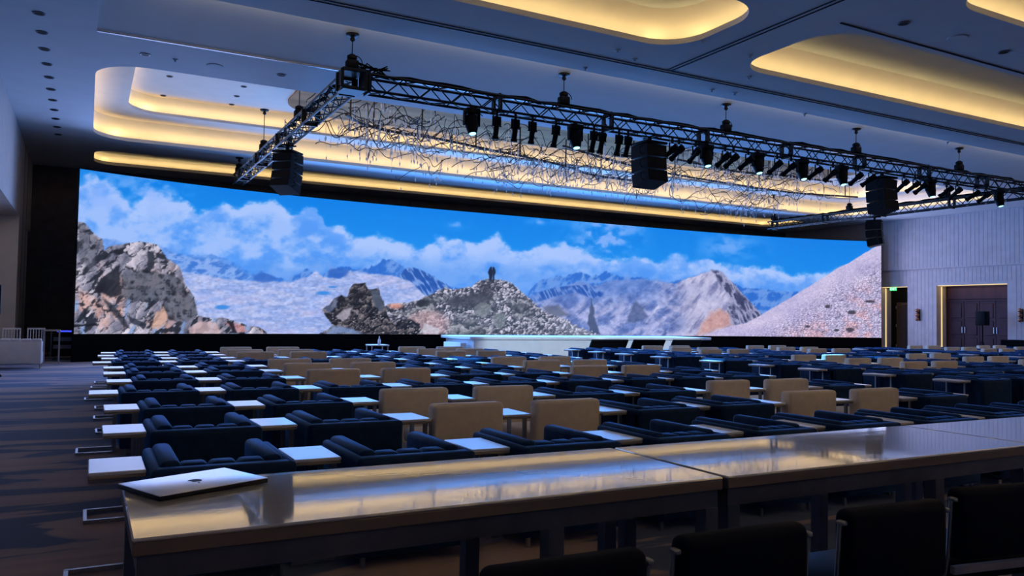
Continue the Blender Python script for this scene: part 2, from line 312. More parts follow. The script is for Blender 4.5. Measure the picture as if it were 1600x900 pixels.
def paint(px,py):
    """photo-frame position on the wall -> linear rgb of the picture there"""
    C=np.zeros(px.shape+(3,))
    def lay(m,col):
        nonlocal C
        col=np.asarray(col,float)
        C=C*(1-m[...,None])+col*m[...,None]
    def mix(a,b,t):
        a=np.asarray(a,float);b=np.asarray(b,float);return a+(b-a)*t[...,None]
    def I(*p):
        return np.interp(px,[q[0] for q in p],[q[1] for q in p])
    top=I((125,263),(300,288),(480,308),(800,337),(1040,357),(1264,375),(1372,380))
    v=np.clip((py-top)/120,0,1)
    C=mix((2,126,230),(44,152,242),v)
    # clouds
    ct=I((110,285),(135,276),(165,278),(185,300),(205,318),(235,300),(262,302),(285,310),(310,328),(345,322),(375,315),(400,308),(425,307),(450,322),(475,318),(495,325),(510,348),(540,360),(555,368),(580,363),(610,372),(655,378),(680,370),(715,372),(745,382),(765,372),(776,363),(795,378),(815,388),(840,383),(880,386),(905,388),(935,396),(955,400),(1000,404),(1030,402),(1060,395),(1085,400),(1100,408),(1140,415),(1160,416),(1190,414),(1215,416),(1240,428),(1270,424),(1300,418),(1372,395))
    n1=fbm(px/38,py/26,3,6);n2=fbm(px/16,py/12,8,5)
    wx=(fbm(px/9,py/9,401,3)-.5)*9;wy=(fbm(px/9,py/9,409,3)-.5)*9
    d=ss(-2,9,py-ct+(n1-.5)*34+(n2-.5)*16)
    body=fbm(px/48+7,py/30,21,6)+.5*(n2-.5)
    edge=1-ss(4,34,py-ct+(n1-.5)*30)
    cc=mix((88,154,246),(178,200,252),np.clip(ss(.24,.62,body)*.85+edge*.3,0,1))
    lay(d*.93,cc)
    # thin high clouds
    for cx,cy,rx,ry,k in((235,292,55,28,.5),(945,372,45,26,.8),(960,352,60,16,.5),(1140,385,45,22,.45),(715,350,14,7,.5),(845,346,18,5,.5),(160,300,40,30,.5)):
        m=np.exp(-((px-cx)/rx)**2-((py-cy)/ry)**2)*ss(.35,.68,fbm(px/22,py/15,int(cx),5))
        lay(np.clip(m*k*1.6,0,.85),(140,178,250))
    # haze under the clouds
    low=I((110,385),(300,405),(400,415),(560,405),(700,412),(820,425),(950,425),(1100,440),(1250,448),(1372,440))
    lay(ss(-16,16,py-low+(n1-.5)*46)*.5,(66,138,234))
    # far blue ranges
    far=I((110,380),(160,372),(200,378),(250,384),(290,400),(330,398),(360,408),(380,420),(394,429),(410,423),(430,432),(449,437),(465,428),(479,421),(490,425),(504,430),(516,418),(545,417),(552,422),(571,420),(591,412),(600,405),(611,406),(624,413),(634,419),(646,418),(660,423),(678,433),(699,446),(730,452),(800,470),(824,461),(835,444),(851,437),(867,432),(884,432),(904,425),(927,432),(947,425),(964,432),(995,434),(1029,437),(1051,441),(1073,435),(1095,428),(1111,422),(1140,440),(1160,450),(1206,454),(1245,457),(1372,450))
    jag=(ridge(px/9,px*0+.3,31,3)-.6)*7
    fm=ss(-1.5,1.5,py-far+jag)
    fr=ridge(px/13+py/30,py/16,44,4)
    fc=mix((38,104,204),(104,150,226),ss(.5,.8,fr))
    lay(fm*ss(330,520,px)*.9+fm*.45*(1-ss(330,520,px)),fc)
    # streaky snow range by the hill
    m=ss(-1.5,1.5,py-I((600,470),(625,430),(634,419),(646,418),(660,423),(678,433),(699,446),(720,465)))*ss(618,632,px)*(1-ss(700,722,px))
    st=ridge((px-py*.6)/7,(py+px*.3)/26,52,3)
    lay(m*.9,mix((30,80,168),(126,160,226),ss(.55,.82,st)))
    # snow plateau, left of centre
    pl=I((240,400),(262,410),(290,424),(330,430),(370,437),(400,438),(430,440),(455,441),(480,432),(492,424),(505,431),(530,436),(545,424),(560,424),(590,430),(620,432),(645,444),(665,462),(690,480),(720,500))
    m=ss(-2,2,py-pl+(n2-.5)*8)*ss(235,262,px)*(1-ss(690,725,px))
    tx=fbm(px/22+py/40,py/6,61,5);tf=fbm(px/4.5,py/2.6,66,3)
    pc=mix((148,170,229),(184,193,236),ss(.3,.7,tx)); pc=pc+((tf-.5)*62)[...,None]
    pc=mix(pc,(206,186,222),ss(.5,.75,fbm(px/50,py/18,71,3))*.28)
    lay(m*.95,pc)
    # snowfield shading on the left shoulder
    m=ss(-3,3,py-I((245,384),(270,395),(300,402),(340,405),(380,425),(420,445)))*ss(244,268,px)*(1-ss(370,420,px))*(1-ss(-3,8,py-pl))
    lay(m*.7,mix((60,116,206),(150,180,240),ss(.45,.72,ridge(px/14+py/12,py/10-px/30,77,4))))
    for x0,y0,rx,ry in((347,480,11,3.5),(505,458,11,3),(520,448.5,7,1.6)):
        lay(np.clip(1.5-((px-x0)/rx)**2-((py-y0)/ry)**2,0,1),(62,140,224))
    lay(ss(.8,1.6,1.9-((px-412)/22)**2-((py-434)/9)**2+(n2-.5))*ss(0,3,py-far)*.8,(52,104,196))
    lay(ss(.8,1.6,1.9-((px-528)/20)**2-((py-427)/9)**2+(n2-.5))*ss(0,3,py-far)*.8,(48,98,190))
    # grey ranges right of centre
    rg=I((815,470),(840,462),(870,452),(905,440),(930,446),(960,438),(1000,437),(1030,440),(1055,444),(1073,436),(1095,429),(1111,422),(1129,426),(1138,436),(1158,457),(1173,473),(1189,491),(1200,505))
    m=ss(-1.5,1.5,py-rg+jag*.6)*ss(806,826,px)*(1-ss(1186,1192,px))
    r1=ridge(px/26+py/22,py/30-px/60,83,5);r2=fbm(px/6,py/5,87,4)
    gc=mix((92,112,176),(166,170,216),ss(.4,.8,r1)); gc=gc+((r2-.5)*80)[...,None]
    gc=mix(gc,(74,122,208),(1-ss(440,490,py))*(1-ss(990,1070,px))*.6)
    lay(m*.96,gc)
    bm=ss(-1,2,py-I((820,466),(845,455),(870,448),(895,446),(925,444),(945,460)))*(1-ss(-2,3,py-I((820,474),(845,470),(870,462),(900,456),(925,466),(945,462))))*ss(818,826,px)*(1-ss(938,946,px))
    lay(bm*.85,mix((28,78,170),(110,146,218),ss(.6,.85,ridge((px-py*.5)/6,py/20,93,2))))
    def poly(pts,soft=1.2,ws=.55):
        P=np.array(pts,float);g=soft+1;out=np.zeros(px.shape)
        bx=(px>P[:,0].min()-g)&(px<P[:,0].max()+g)&(py>P[:,1].min()-g)&(py<P[:,1].max()+g)
        X=px[bx]+wx[bx]*ws;Y=py[bx]+wy[bx]*ws;inside=np.zeros(X.shape,bool);dist=np.full(X.shape,1e9)
        for (x1,y1),(x2,y2) in zip(P,np.roll(P,-1,0)):
            inside^=((y1>Y)!=(y2>Y))&(X<(x2-x1)*(Y-y1)/(y2-y1+1e-9)+x1)
            t=np.clip(((X-x1)*(x2-x1)+(Y-y1)*(y2-y1))/((x2-x1)**2+(y2-y1)**2+1e-9),0,1)
            dist=np.minimum(dist,np.hypot(X-x1-t*(x2-x1),Y-y1-t*(y2-y1)))
        out[bx]=np.clip(.5+np.where(inside,dist,-dist)/(2*soft),0,1)
        return out
    lay(poly([(923,467),(929,492),(938,522),(921,522),(919,500)])*.85,(52,66,100))
    lay(poly([(993,470),(1003,478),(1012,497),(996,503),(978,505),(984,486)],2)*.75,mix((48,66,112),(96,112,160),r2))
    lay(poly([(1028,474),(1030,480),(1012,500),(1006,508),(1018,494)],.8)*.8,(206,212,240))
    # pale peak on the right
    m=ss(-1,1,py-rg+jag*.5)*ss(1040,1085,px)*(1-ss(1186,1192,px))
    k=ridge((px+py*.7)/13,(py-px*.4)/34,101,5)
    lay(m*.8,mix((118,120,164),(200,196,226),ss(.34,.74,k)+(r2-.5)*.5))
    m=poly([(1111,421),(1129,426),(1140,438),(1160,460),(1190,493),(1165,506),(1146,508),(1136,486),(1140,466),(1128,446)],2.5)
    lay(m*.8,mix((34,42,78),(150,152,192),ss(.5,.8,ridge((px*1.2-py*.5)/7,py/15,107,4))))
    lay(poly([(1098,505),(1112,488),(1126,483),(1138,490),(1143,507),(1128,514),(1104,521),(1090,523)],4)*.85,mix((168,118,118),(226,178,170),r2))
    # scree slope, right
    sc=I((1085,530),(1101,523),(1138,511),(1166,505),(1189,492),(1216,476),(1245,459),(1274,442),(1309,418.5),(1327,410),(1352,394),(1372,383),(1380,378))
    dd=py-sc
    m=ss(-1,1,dd+(n2-.5)*3)*ss(1080,1100,px)
    f1,e1,id1=voro(px/5.2+py/9,py/3.1,111);f2_,e2,id2=voro(px/2.6,py/1.9,113)
    base=mix((176,168,214),(214,204,232),fbm(px/30,py/20,117,4))
    base=mix(base,(226,178,190),ss(.48,.7,fbm(px/26,py/16,119,3))*ss(30,90,dd)*.8)
    amt=ss(8,55,dd)
    base=base+((id2-.5)*90*(.4+.6*amt))[...,None]
    dark=(ss(.62,.9,id1)*(1-ss(.1,.45,f1)))*amt
    base=mix(base,(58,58,92),np.clip(dark*1.3+(1-ss(.02,.2,e1))*amt*.55,0,.9))
    lay(m,base)
    for x0,y0,rx,ry in((1359,471,8,2),(1293,479,4,3),(1331,488,6,3),(1328,515,6,3),(1262,510,4,2),(1307,516,4,2)):
        lay(np.clip(1.6-((px-x0)/rx)**2-((py-y0)/ry)**2+(n2-.5),0,1)*.85,(56,54,70))
    # rubble hill, centre
    hl=I((585,520),(598,482),(605,475),(634,474),(651,470),(669,461.5),(694,450),(711,452),(728,449),(737,447),(750,438),(763,435.5),(786,437),(802,443.6),(811,453),(827,466),(843,481),(852,486),(876,495),(900,508),(935,523),(950,530))
    f1,e1,id1=voro((px+wx)/4.4,(py+wy)/3.2,131);f1b,e1b,id1b=voro((px+wx*2+py*.5)/15,(py+wy*2-px*.2)/9,137)
    m=ss(-1,1,py-hl+(id1-.5)*5)*ss(590,604,px)*(1-ss(930,948,px))
    hc=mix((56,60,76),(208,204,224),ss(.25,.8,id1)); hc=mix(hc,(46,50,62),(1-ss(.02,.2,e1))*.5)
    hc=mix(hc,(36,40,50),ss(.6,.75,fbm(px/7,py/5,143,3))*.75)
    big=ss(.45,.6,fbm(px/34,py/22,139,3))*(1-ss(805,850,px))*ss(455,470,py)
    bc=mix((48,54,64),(168,170,180),ss(.2,.8,id1b)); bc=mix(bc,(30,34,42),(1-ss(.0,.1,e1b))*.6); bc=bc+((tf-.5)*36)[...,None]
    hc=mix(hc,bc,big*.85)
    hc=mix(hc,(214,172,176),ss(0,1,1.4-((px-668)/34)**2-((py-506)/22)**2)*.7*(.6+.4*id1))
    hc=mix(hc,(226,150,130),ss(0,1,1.1-((px-618)/14)**2-((py-478)/6)**2)*.7)
    hc=mix(hc,(190,196,224),ss(850,900,px)*.35)
    lay(m,hc)
    lay(poly([(697,470),(712,462),(730,460),(756,458),(770,466),(764,474),(738,478),(716,480),(704,480)],2)*.8,mix((34,38,48),(84,88,100),n2))
    lay(poly([(748,445),(768,440),(772,462),(756,462)],3)*.6,(52,50,62))
    lay(poly([(739,480),(752,472),(766,474),(768,486),(756,496),(742,492)],1)*.8,mix((86,94,100),(140,148,152),n2))
    lay(poly([(770,492),(786,488),(792,500),(782,516),(770,508)],1)*.7,(118,128,132))
    lay(poly([(651,470),(660,467),(672,474),(668,480),(652,478)],1)*.85,(38,40,48))
    lay(poly([(848,478),(872,477),(890,492),(868,496),(852,487)],2)*.85,mix((78,86,112),(120,126,150),n2))
    # dark crag, left of centre
    m=poly([(504,485),(516,474),(533,461),(541,465),(545,455),(552,444),(571,442),(574,452),(592,450),(598,472),(606,494),(618,508),(624,499),(634,500),(642,497),(655,507),(663,523),(500,523),(520,508),(511,496)],1)
    f1,e1,id1=voro((px+wx*2)/10+py/18,(py+wy*2-px*.2)/8,151);f1c,e1c,id1c=voro(px/3,py/2.4,157)
    kc=mix((26,28,36),(118,110,116),ss(.3,.85,id1)); kc=mix(kc,(14,16,22),(1-ss(.0,.12,e1))*.6); kc=kc+((id1c-.5)*44)[...,None]
    kc=mix(kc,(186,182,200),ss(.84,.9,id1c)*ss(470,500,py)*.8)
    lay(m,kc)
    lay(poly([(578,453),(591,452),(600,480),(597,488),(585,478)],1)*.85,(78,88,108))
    lay(poly([(524,496),(536,484),(552,480),(546,494),(536,502)],1.4)*.8,(176,168,184))
    lay(poly([(506,484),(530,464),(526,480),(514,488)],1.4)*.6,(112,128,170))
    lay(poly([(508,522),(520,509),(545,513),(570,522)],2)*.8,(124,150,200))
    lay(poly([(654,522),(664,505),(688,514),(686,523)],1)*.7,(206,206,222))
    # big rock, left
    lr=I((100,344),(122,347),(134,350),(144,363),(160,374),(163,392),(170,386),(196,381),(217,377),(244,382),(254,392),(260,402),(281,417),(290,445),(303,463),(309,493),(330,497),(348,496),(362,500),(386,508),(405,512),(416,520),(424,530))
    f1,e1,id1=voro((px-py+wx*2.2)*.71/38,(px+py+wy*2.2)*.71/15,171);f1d,e1d,id1d=voro((px-py+wx*2)*.71/15,(px+py+wy*2)*.71/6,177)
    m=ss(-.8,.8,py-lr+(n2-.5)*5)*(1-ss(412,422,px))
    sg=fbm((px-py)/44,(px+py)/5,181,4)
    rc=mix((96,98,122),(206,198,214),np.clip(ss(.25,.75,id1)*.65+sg*.5,0,1))
    rc=rc+((id1d-.5)*60)[...,None]
    rc=mix(rc,(214,166,156),ss(.5,.72,fbm(px/26,py/34,187,3))*ss(395,450,py)*.75)
    rc=mix(rc,(128,164,222),ss(.55,.72,fbm(px/9+py/30,py/40,191,3))*ss(440,480,py)*.7)
    rc=mix(rc,(20,24,32),(1-ss(.01,.1,e1))*ss(.36,.5,n1+.06)*.9)
    rc=mix(rc,(34,38,48),(1-ss(.0,.12,e1d))*ss(.42,.6,n2)*.4)
    rc=mix(rc,(26,30,40),ss(.60,.66,fbm((px-py)/40,(px+py)/13,195,4))*.85)
    lay(m,rc)
    # shaded faces of it
    fa=mix((28,32,42),(96,100,116),ss(.35,.7,ridge(px/9,py/9,197,4)))
    lay(poly([(190,428),(222,421),(262,428),(287,436),(289,452),(303,466),(309,492),(290,503),(262,500),(255,470),(232,468),(206,470),(190,462)],2)*.86,fa)
    lay(poly([(146,456),(156,438),(172,424),(187,411),(188,434),(190,460),(172,466),(158,456)],1.4)*.9,mix((14,16,24),(56,58,70),n2))
    lay(poly([(230,394),(240,392),(240,420),(229,420),(232,408)],1)*.85,(48,52,64))
    lay(poly([(242,395),(258,398),(260,405),(244,402)],1)*.85,(30,34,44))
    lay(poly([(122,348),(140,360),(158,378),(152,398),(146,424),(136,418),(124,405)],2)*.55,fa)
    lay(poly([(198,493),(216,500),(228,506),(224,514),(206,506)],1)*.8,(38,44,60))
    lay(poly([(160,465),(180,480),(196,500),(204,514),(192,508),(172,486)],1.2)*.75,(36,40,52))
    lay(poly([(236,512),(244,488),(256,480),(262,494),(258,508),(246,516)],1)*.75,(214,170,150))
    lay(poly([(297,512),(312,502),(336,503),(346,516),(340,522),(296,522)],1.5)*.8,mix((190,160,168),(224,196,200),n2))
    lay(poly([(352,503),(382,508),(386,519),(364,520)],1.2)*.7,(196,128,128))
    lay(poly([(354,502),(362,503),(371,521),(364,521)],.8)*.9,(26,26,34))
    lay(poly([(112,508),(134,507),(152,506),(152,509),(130,511),(112,511)],.6)*.9,(22,22,30))
    # two walkers on the summit
    for pts in([(764,421),(766,417.5),(767.5,416.5),(769,418),(769,421),(770,424),(769.5,430),(768.5,438),(764.5,438),(764,430),(762.3,426)],[(769.5,421),(770,417.5),(771,416.5),(772.5,418),(774,421.5),(774.5,426),(772.5,431),(772.5,438),(770,438),(769.8,430)]):
        lay(poly(pts,.6,0),(24,34,58))
    C=np.clip(C,0,255)/255
    return np.where(C<.04045,C/12.92,((C+.055)/1.055)**2.4)
NX,NZ=1240,216
xs=np.linspace(WX0,WX1,NX); zs=np.linspace(WZ0,WZ1,NZ)
GX,GZ=np.meshgrid(xs,zs); t=(GX-(WX0+WX1)/2)/((WX1-WX0)/2); GY=24.68-1.72*t**4
D=np.stack([GX,GY,GZ-EYE],-1); K=D@FW
RGB=paint(800+F_PX*(D@RT)/K,450-F_PX*(D@UP)/K)
co=np.stack([GX,GY,GZ],-1).reshape(-1,3)*S
idx=np.arange(NX*NZ).reshape(NZ,NX)
fc=np.stack([idx[:-1,:-1],idx[:-1,1:],idx[1:,1:],idx[1:,:-1]],-1).reshape(-1,4)
me=bpy.data.meshes.new('display'); me.vertices.add(len(co)); me.vertices.foreach_set('co',co.ravel().astype(np.float32))
me.loops.add(fc.size); me.loops.foreach_set('vertex_index',fc.ravel().astype(np.int32))
me.polygons.add(len(fc)); me.polygons.foreach_set('loop_start',np.arange(0,fc.size,4,dtype=np.int32)); me.update(calc_edges=True)
at=me.color_attributes.new('picture','FLOAT_COLOR','POINT'); at.data.foreach_set('color',np.concatenate([RGB.reshape(-1,3),np.ones((NX*NZ,1))],1).ravel().astype(np.float32))
m=bpy.data.materials.new('led_picture'); m.use_nodes=True; nt=m.node_tree; b=nt.nodes['Principled BSDF']
a=nt.nodes.new('ShaderNodeVertexColor'); a.layer_name='picture'; nt.links.new(a.outputs[0],b.inputs['Emission Color'])
b.inputs['Emission Strength'].default_value=1.; b.inputs['Base Color'].default_value=(.01,.01,.01,1); b.inputs['Roughness'].default_value=.6
m.cycles.emission_sampling='NONE'; me.materials.append(m)
lw=thing('led_wall','huge curved LED wall showing snowy mountains and two hikers','screen',(15.15,24.5,0))
def inlw(o): o.parent=lw; o.matrix_parent_inverse=Matrix.Translation(-lw.location); return o
inlw(obj('display',me))
def strip(name,zz0,zz1,off0,off1,mat):
    X=np.linspace(WX0-.05,WX1+.05,60); vs=[];fs=[]
    for i,x in enumerate(X):
        y=wall_y(min(max(x,WX0),WX1)); vs+=[(x,y+off0,zz0),(x,y+off0,zz1),(x,y+off1,zz1),(x,y+off1,zz0)]
    for i in range(59):
        for j in range(4): fs.append((i*4+j,i*4+(j+1)%4,(i+1)*4+(j+1)%4,(i+1)*4+j))
    fs+=[(0,1,2,3),(239,238,237,236)]
    return inlw(MB().add(vs,fs).build(name,mat))
strip('cabinet',WZ0-.02,WZ1+.03,.03,.28,M['black'])
strip('base_skirt',0,WZ0-.01,.02,.25,M['drape'])
# ------------------------------------------------------------------ stage
st=thing('stage','long white presentation stage in front of the LED wall','stage',(15.1,22.9,0))
def at(o,root): o.parent=root; o.matrix_parent_inverse=root.matrix_basis.inverted(); return o
def inn(root,mb,name,mat,kind=None):
    # vertices given in hall coordinates
    c=root.location/S; R=Matrix.Rotation(-root.rotation_euler.z,3,'Z')
    mb.v=[tuple(R@(Vector(p)-c)) for p in mb.v]; return mb.build(name,mat,root,kind=kind)
inn(st,MB().rbox(10.35,20.0,22.0,24.3,.62,.71,.02),'deck',M['stagewhite'])
inn(st,MB().box(10.5,19.3,22.06,22.12,0,.62),'fascia',M['stagewhite'])
inn(st,MB().box(10.5,10.56,22.12,24.2,0,.62),'side_panel',M['stagewhite'])
for i in range(3): inn(st,MB().rbox(9.72+.22*i,10.36,22.3,23.6,.03,.17*(i+1),.01),'step',M['stagewhite'])
spot('stage_front_light',(12,13.4,4.6),(13,22.1,.35),3200,(.62,.82,1.),30); spot('stage_front_light',(17.4,13.4,4.6),(17.2,22.1,.35),3200,(.62,.82,1.),30)
for i,(x0,x1) in enumerate(((12.95,14.25),(14.45,15.65),(15.95,17.1))):
    t=thing('confidence_monitor','black confidence monitor leaning before the white stage, '+['leftmost','middle one','rightmost'][i],'monitor',((x0+x1)/2,19.6,0),0,'confidence monitors')
    h=(x1-x0)/2; R=Matrix.Rotation(rad(32),4,'X')
    MB().rbox(-h,h,-.03,.03,0,.78,.01,1,R).build('panel',M['black'],t,loc=(0,.05,.05))
    for s_ in(-1,1): MB().box(s_*h*.7-.03,s_*h*.7+.03,-.45,.2,0,.06).build('foot',M['black'],t)
# ------------------------------------------------------------------ lounge seating
def navy_chair():
    t=thing('club_chair','','chair',group='navy club chairs'); hw=.332
    MB().rbox(-hw+.02,hw-.02,-.33,.35,.07,.30,.02).build('seat_base',M['navy'],t)
    MB().rbox(-hw+.13,hw-.13,-.20,.37,.28,.40,.05,3).build('seat_cushion',M['navy'],t)
    MB().rbox(-hw,hw,-.36,-.24,.06,.565,.035,3).build('backrest',M['navy'],t)
    w=(2*hw-.26)/3
    for i in range(3): MB().rbox(-hw+.13+i*w,-hw+.13+(i+1)*w,-.27,-.13,.34,.572,.030,3).build('back_cushion',M['navy'],t)
    for s in(-1,1):
        a,b=sorted((s*hw,s*(hw-.055))); MB().rbox(a,b,-.35,.36,.06,.565,.022,3).build('arm',M['navy'],t)
        a,b=sorted((s*(hw-.045),s*(hw-.14))); MB().rbox(a,b,-.24,.37,.20,.585,.030,3).build('arm_pad',M['navy'],t)
    for x in(-.28,.28):
        for y in(-.30,.30): MB().cyl((x,y,0),(x,y,.08),.014,8).build('leg',M['chrome'],t)
    return t
def beige_chair():
    t=thing('slipper_chair','','chair',group='beige slipper chairs'); hw=.315
    MB().rbox(-hw,hw,-.32,-.19,.10,.652,.03,3).build('backrest',M['beige'],t)
    MB().rbox(-hw,hw,-.20,.34,.12,.30,.025).build('seat_base',M['beige'],t)
    MB().rbox(-hw+.005,hw-.005,-.20,.35,.29,.41,.04,3).build('seat_cushion',M['beige'],t)
    for x in(-.27,.27):
        for y in(-.26,.29): MB().cyl((x,y,0),(x,y,.13),.016,8).build('leg',M['steel'],t)
    return t
def side_table(bx):
    t=thing('side_table','','table',group='white side tables')
    MB().rbox(-.122,.122,-.2,.2,.532,.550,.004,1).build('table_top',M['white'],t)
    MB().rbox(-.121,.121,-.199,.199,.515,.533,.004,1).build('edge_band',M['edge'],t)
    for y in(-.13,.13): MB().box(.085,.113,y-.012,y+.012,.02,.516).build('post',M['chrome'],t)
    for y in(-.15,.15): MB().box(bx-.01,.113,y-.010,y+.010,.004,.026).build('base_rail',M['chrome'],t)
    for x in(bx,.103): MB().box(x-.010,x+.010,-.15,.15,.003,.025).build('base_crossbar',M['chrome'],t)
    return t
P_navy,P_beige,P_table,P_end=navy_chair(),beige_chair(),side_table(-.105),side_table(-.20)
for p in(P_navy,P_beige,P_table,P_end): note_kids(p)
first={}
def place(proto,x,y,rz,label,gap=None):
    if proto.name not in first: first[proto.name]=1; o=proto
    else: o=copy_tree(proto)
    o.location=(x*S,y*S,0); o.rotation_euler=(0,0,rz); o['label']=label
    if gap: o.scale.x=min(1.,(gap-.022)/(.664 if proto is P_navy else .63))
    return o
TX=[.12,1.05,2.02,2.90,3.80,4.72,5.62,6.48,7.36,8.27]
ROWS=[[4.15,5.46,6.74,8.05,9.42,10.62,11.66,12.95,13.95,14.92,15.98],
      [3.95,5.25,6.62,7.75,8.98,10.10,11.40,12.90,14.15,15.20,16.30],
      [3.95,5.25,6.60,7.80,9.00,10.2,11.4,12.6,13.62,14.72,15.92]]
OFF=[0,10.28,20.25]; BLK=['left','middle','right']
BROW={1,2,4,5,6,8,9,10}; BCOL={2,3,6,7}
TXR={(0,0):[.03,.96,1.93,2.87,3.71,4.50,5.38,6.24,7.12,8.0],(0,1):[.11,1.04,2.00,2.84,3.70,4.61,5.50,6.40,7.28,8.2],(0,2):[.14,1.07,2.03,2.94,3.81,4.79,5.70,6.52,7.40,8.26],(0,3):[.04,.97,1.89,2.86,3.78,4.71,5.65,6.47,7.27,8.29],
 (0,4):[.21,1.12,2.05,2.95,3.86,4.80,5.66,6.5,7.4,8.3],(0,5):[.2,1.12,2.06,2.96,3.88,4.82,5.68,6.56,7.44,8.3],(0,6):[.22,1.13,2.06,2.94,3.85,4.75,5.65,6.55,7.42,8.3],(0,7):[.1,1.0,1.98,2.9,3.8,4.72,5.62,6.48,7.36,8.27],(0,8):[.23,1.1,2.0,2.88,3.8,4.72,5.62,6.48,7.36,8.27],(0,9):[.19,1.06,1.98,2.87,3.8,4.72,5.62,6.48,7.36,8.27],(0,10):[.25,1.13,2.02,2.86,3.8,4.72,5.62,6.48,7.36,8.27]}
def tx(bk,r,c): return OFF[bk]+TXR.get((bk,r),TX)[c]
def rowy(bk,r,x):
    y=ROWS[bk][r]
    if bk==0: y-= (.035,.028,.03,.0,.03)[r]*min(x,7.5) if r<5 else 0
    return y
def seen(x,y,z,w=.4):
    a=proj(x-w,y,z); b_=proj(x+w,y,z); return a[0]<1640 and b_[0]>-40 and a[1]<960
for bk in range(3):
    for r in range(11):
        for c in range(10):
            x=tx(bk,r,c)+.122; y=rowy(bk,r,x)
            j=random.uniform
            if seen(x,y+.2,.5): place(P_table if c else P_end,x,y+.2+j(-.03,.03),j(-.008,.008),'white side table, %s row from the desk, %s table of %s block'%(ORD[r],ORD[c],BLK[bk]))
            if c==9: continue
            x=(tx(bk,r,c)+.244+tx(bk,r,c+1))/2; y=rowy(bk,r,x)
            if not seen(x,y,.5): continue
            gp=tx(bk,r,c+1)-tx(bk,r,c)-.244
            if r in BROW and c in BCOL: place(P_beige,x,y+.30+j(-.02,.02),j(-.006,.006),'beige slipper chair, %s row from the desk, %s seat of %s block'%(ORD[r],ORD[c],BLK[bk]),gp)
            else: place(P_navy,x,y+.21+j(-.03,.03),j(-.006,.006),'navy velvet club chair, %s row from the desk, %s seat of %s block'%(ORD[r],ORD[c],BLK[bk]),gp)
# ------------------------------------------------------------------ long desks, laptop, stools (k = desk unit)
k=.535/S; DZ=EYE-k
def desk(x0,x1,label):
    y0,y1=3.90*k,5.155*k; cx=(x0+x1)/2
    t=thing('communal_desk',label,'desk',(cx,(y0+y1)/2,0),group='white high desks in a row'); h=(x1-x0)/2; d=(y1-y0)/2
    MB().rbox(-h,h,-d,d,DZ-.008,DZ,.003,1).build('desk_top',M['desk'],t)
    MB().rbox(-h+.0005,h-.0005,-d+.0005,d-.0005,DZ-.036,DZ-.007,.003,1).build('edge_band',M['deskedge'],t)
    for s in(-1,1):
        MB().box(-h+.01,h-.01,s*(d-.03)-.018,s*(d-.03)+.018,DZ-.085,DZ-.036).build('apron_rail',M['steel'],t)
        MB().box(s*(h-.03)-.018,s*(h-.03)+.018,-d+.05,d-.05,DZ-.085,DZ-.036).build('apron_rail',M['steel'],t)
        for q in(-1,0,1):
            x=q*(h-.032)+(0 if q else .28*h)
            MB().box(x-.022,x+.022,s*(d-.032)-.022,s*(d-.032)+.022,0,DZ-.084).build('leg',M['steel'],t)
        MB().box(s*(h-.03)-.015,s*(h-.03)+.015,-d+.05,d-.05,.10,.13).build('stretcher',M['steel'],t)
    return t
desk(.21*k,3.655*k,'glossy white high desk with the closed laptop on it')
desk(3.695*k,7.165*k,'glossy white high desk between the laptop desk and the farthest desk')
desk(7.19*k,10.6*k,'glossy white high desk at the right edge of the picture')
u=k/.535                        # metres -> units
a=math.atan2(.155,.33)
lt=thing('laptop','closed silver laptop lying at the corner of the desk','laptop',(.3155*.992*u/1.0,2.655*u*.997,DZ),rad(23.5))
MB().rbox(-.178*u,.178*u,-.124*u,.124*u,.001*u,.0142*u,.003*u,2).build('base',M['lapdark'],lt)
MB().rbox(-.178*u,.178*u,-.124*u,.124*u,.0145*u,.0168*u,.0009*u,2).build('lid',M['alu'],lt)
for sx in(-1,1):
    for sy in(-1,1): MB().cyl((sx*.15*u,sy*.1*u,0),(sx*.15*u,sy*.1*u,.003*u),.008*u,10).build('foot',M['lapdark'],lt)
ap=[]
for i in range(40):
    t=2*math.pi*i/40; x=math.sin(t); y=math.cos(t)
    r=1+.02*math.cos(3*t)+.05*math.cos(2*t+math.pi)-.16*math.exp(-((t if t<math.pi else t-2*math.pi)/.32)**2)-.10*math.exp(-((t-math.pi)/.28)**2)
    px_,py_=x*r*.92,y*r
    d=math.hypot(px_-1.22,py_-.12)
    if d<.62: px_=1.22-(1.22-px_)*.62/d; py_=.12+(py_-.12)*.62/d
    ap.append((-px_*.021*u,-py_*.0225*u))
em_=MB().prism(ap,.0166*u,.0172*u); lf=[(-.0*u,-.027*u),(-.008*u,-.030*u),(-.0115*u,-.040*u),(-.004*u,-.0365*u)]
em_.prism(lf,.0166*u,.0172*u).build('emblem',M['black'],lt)
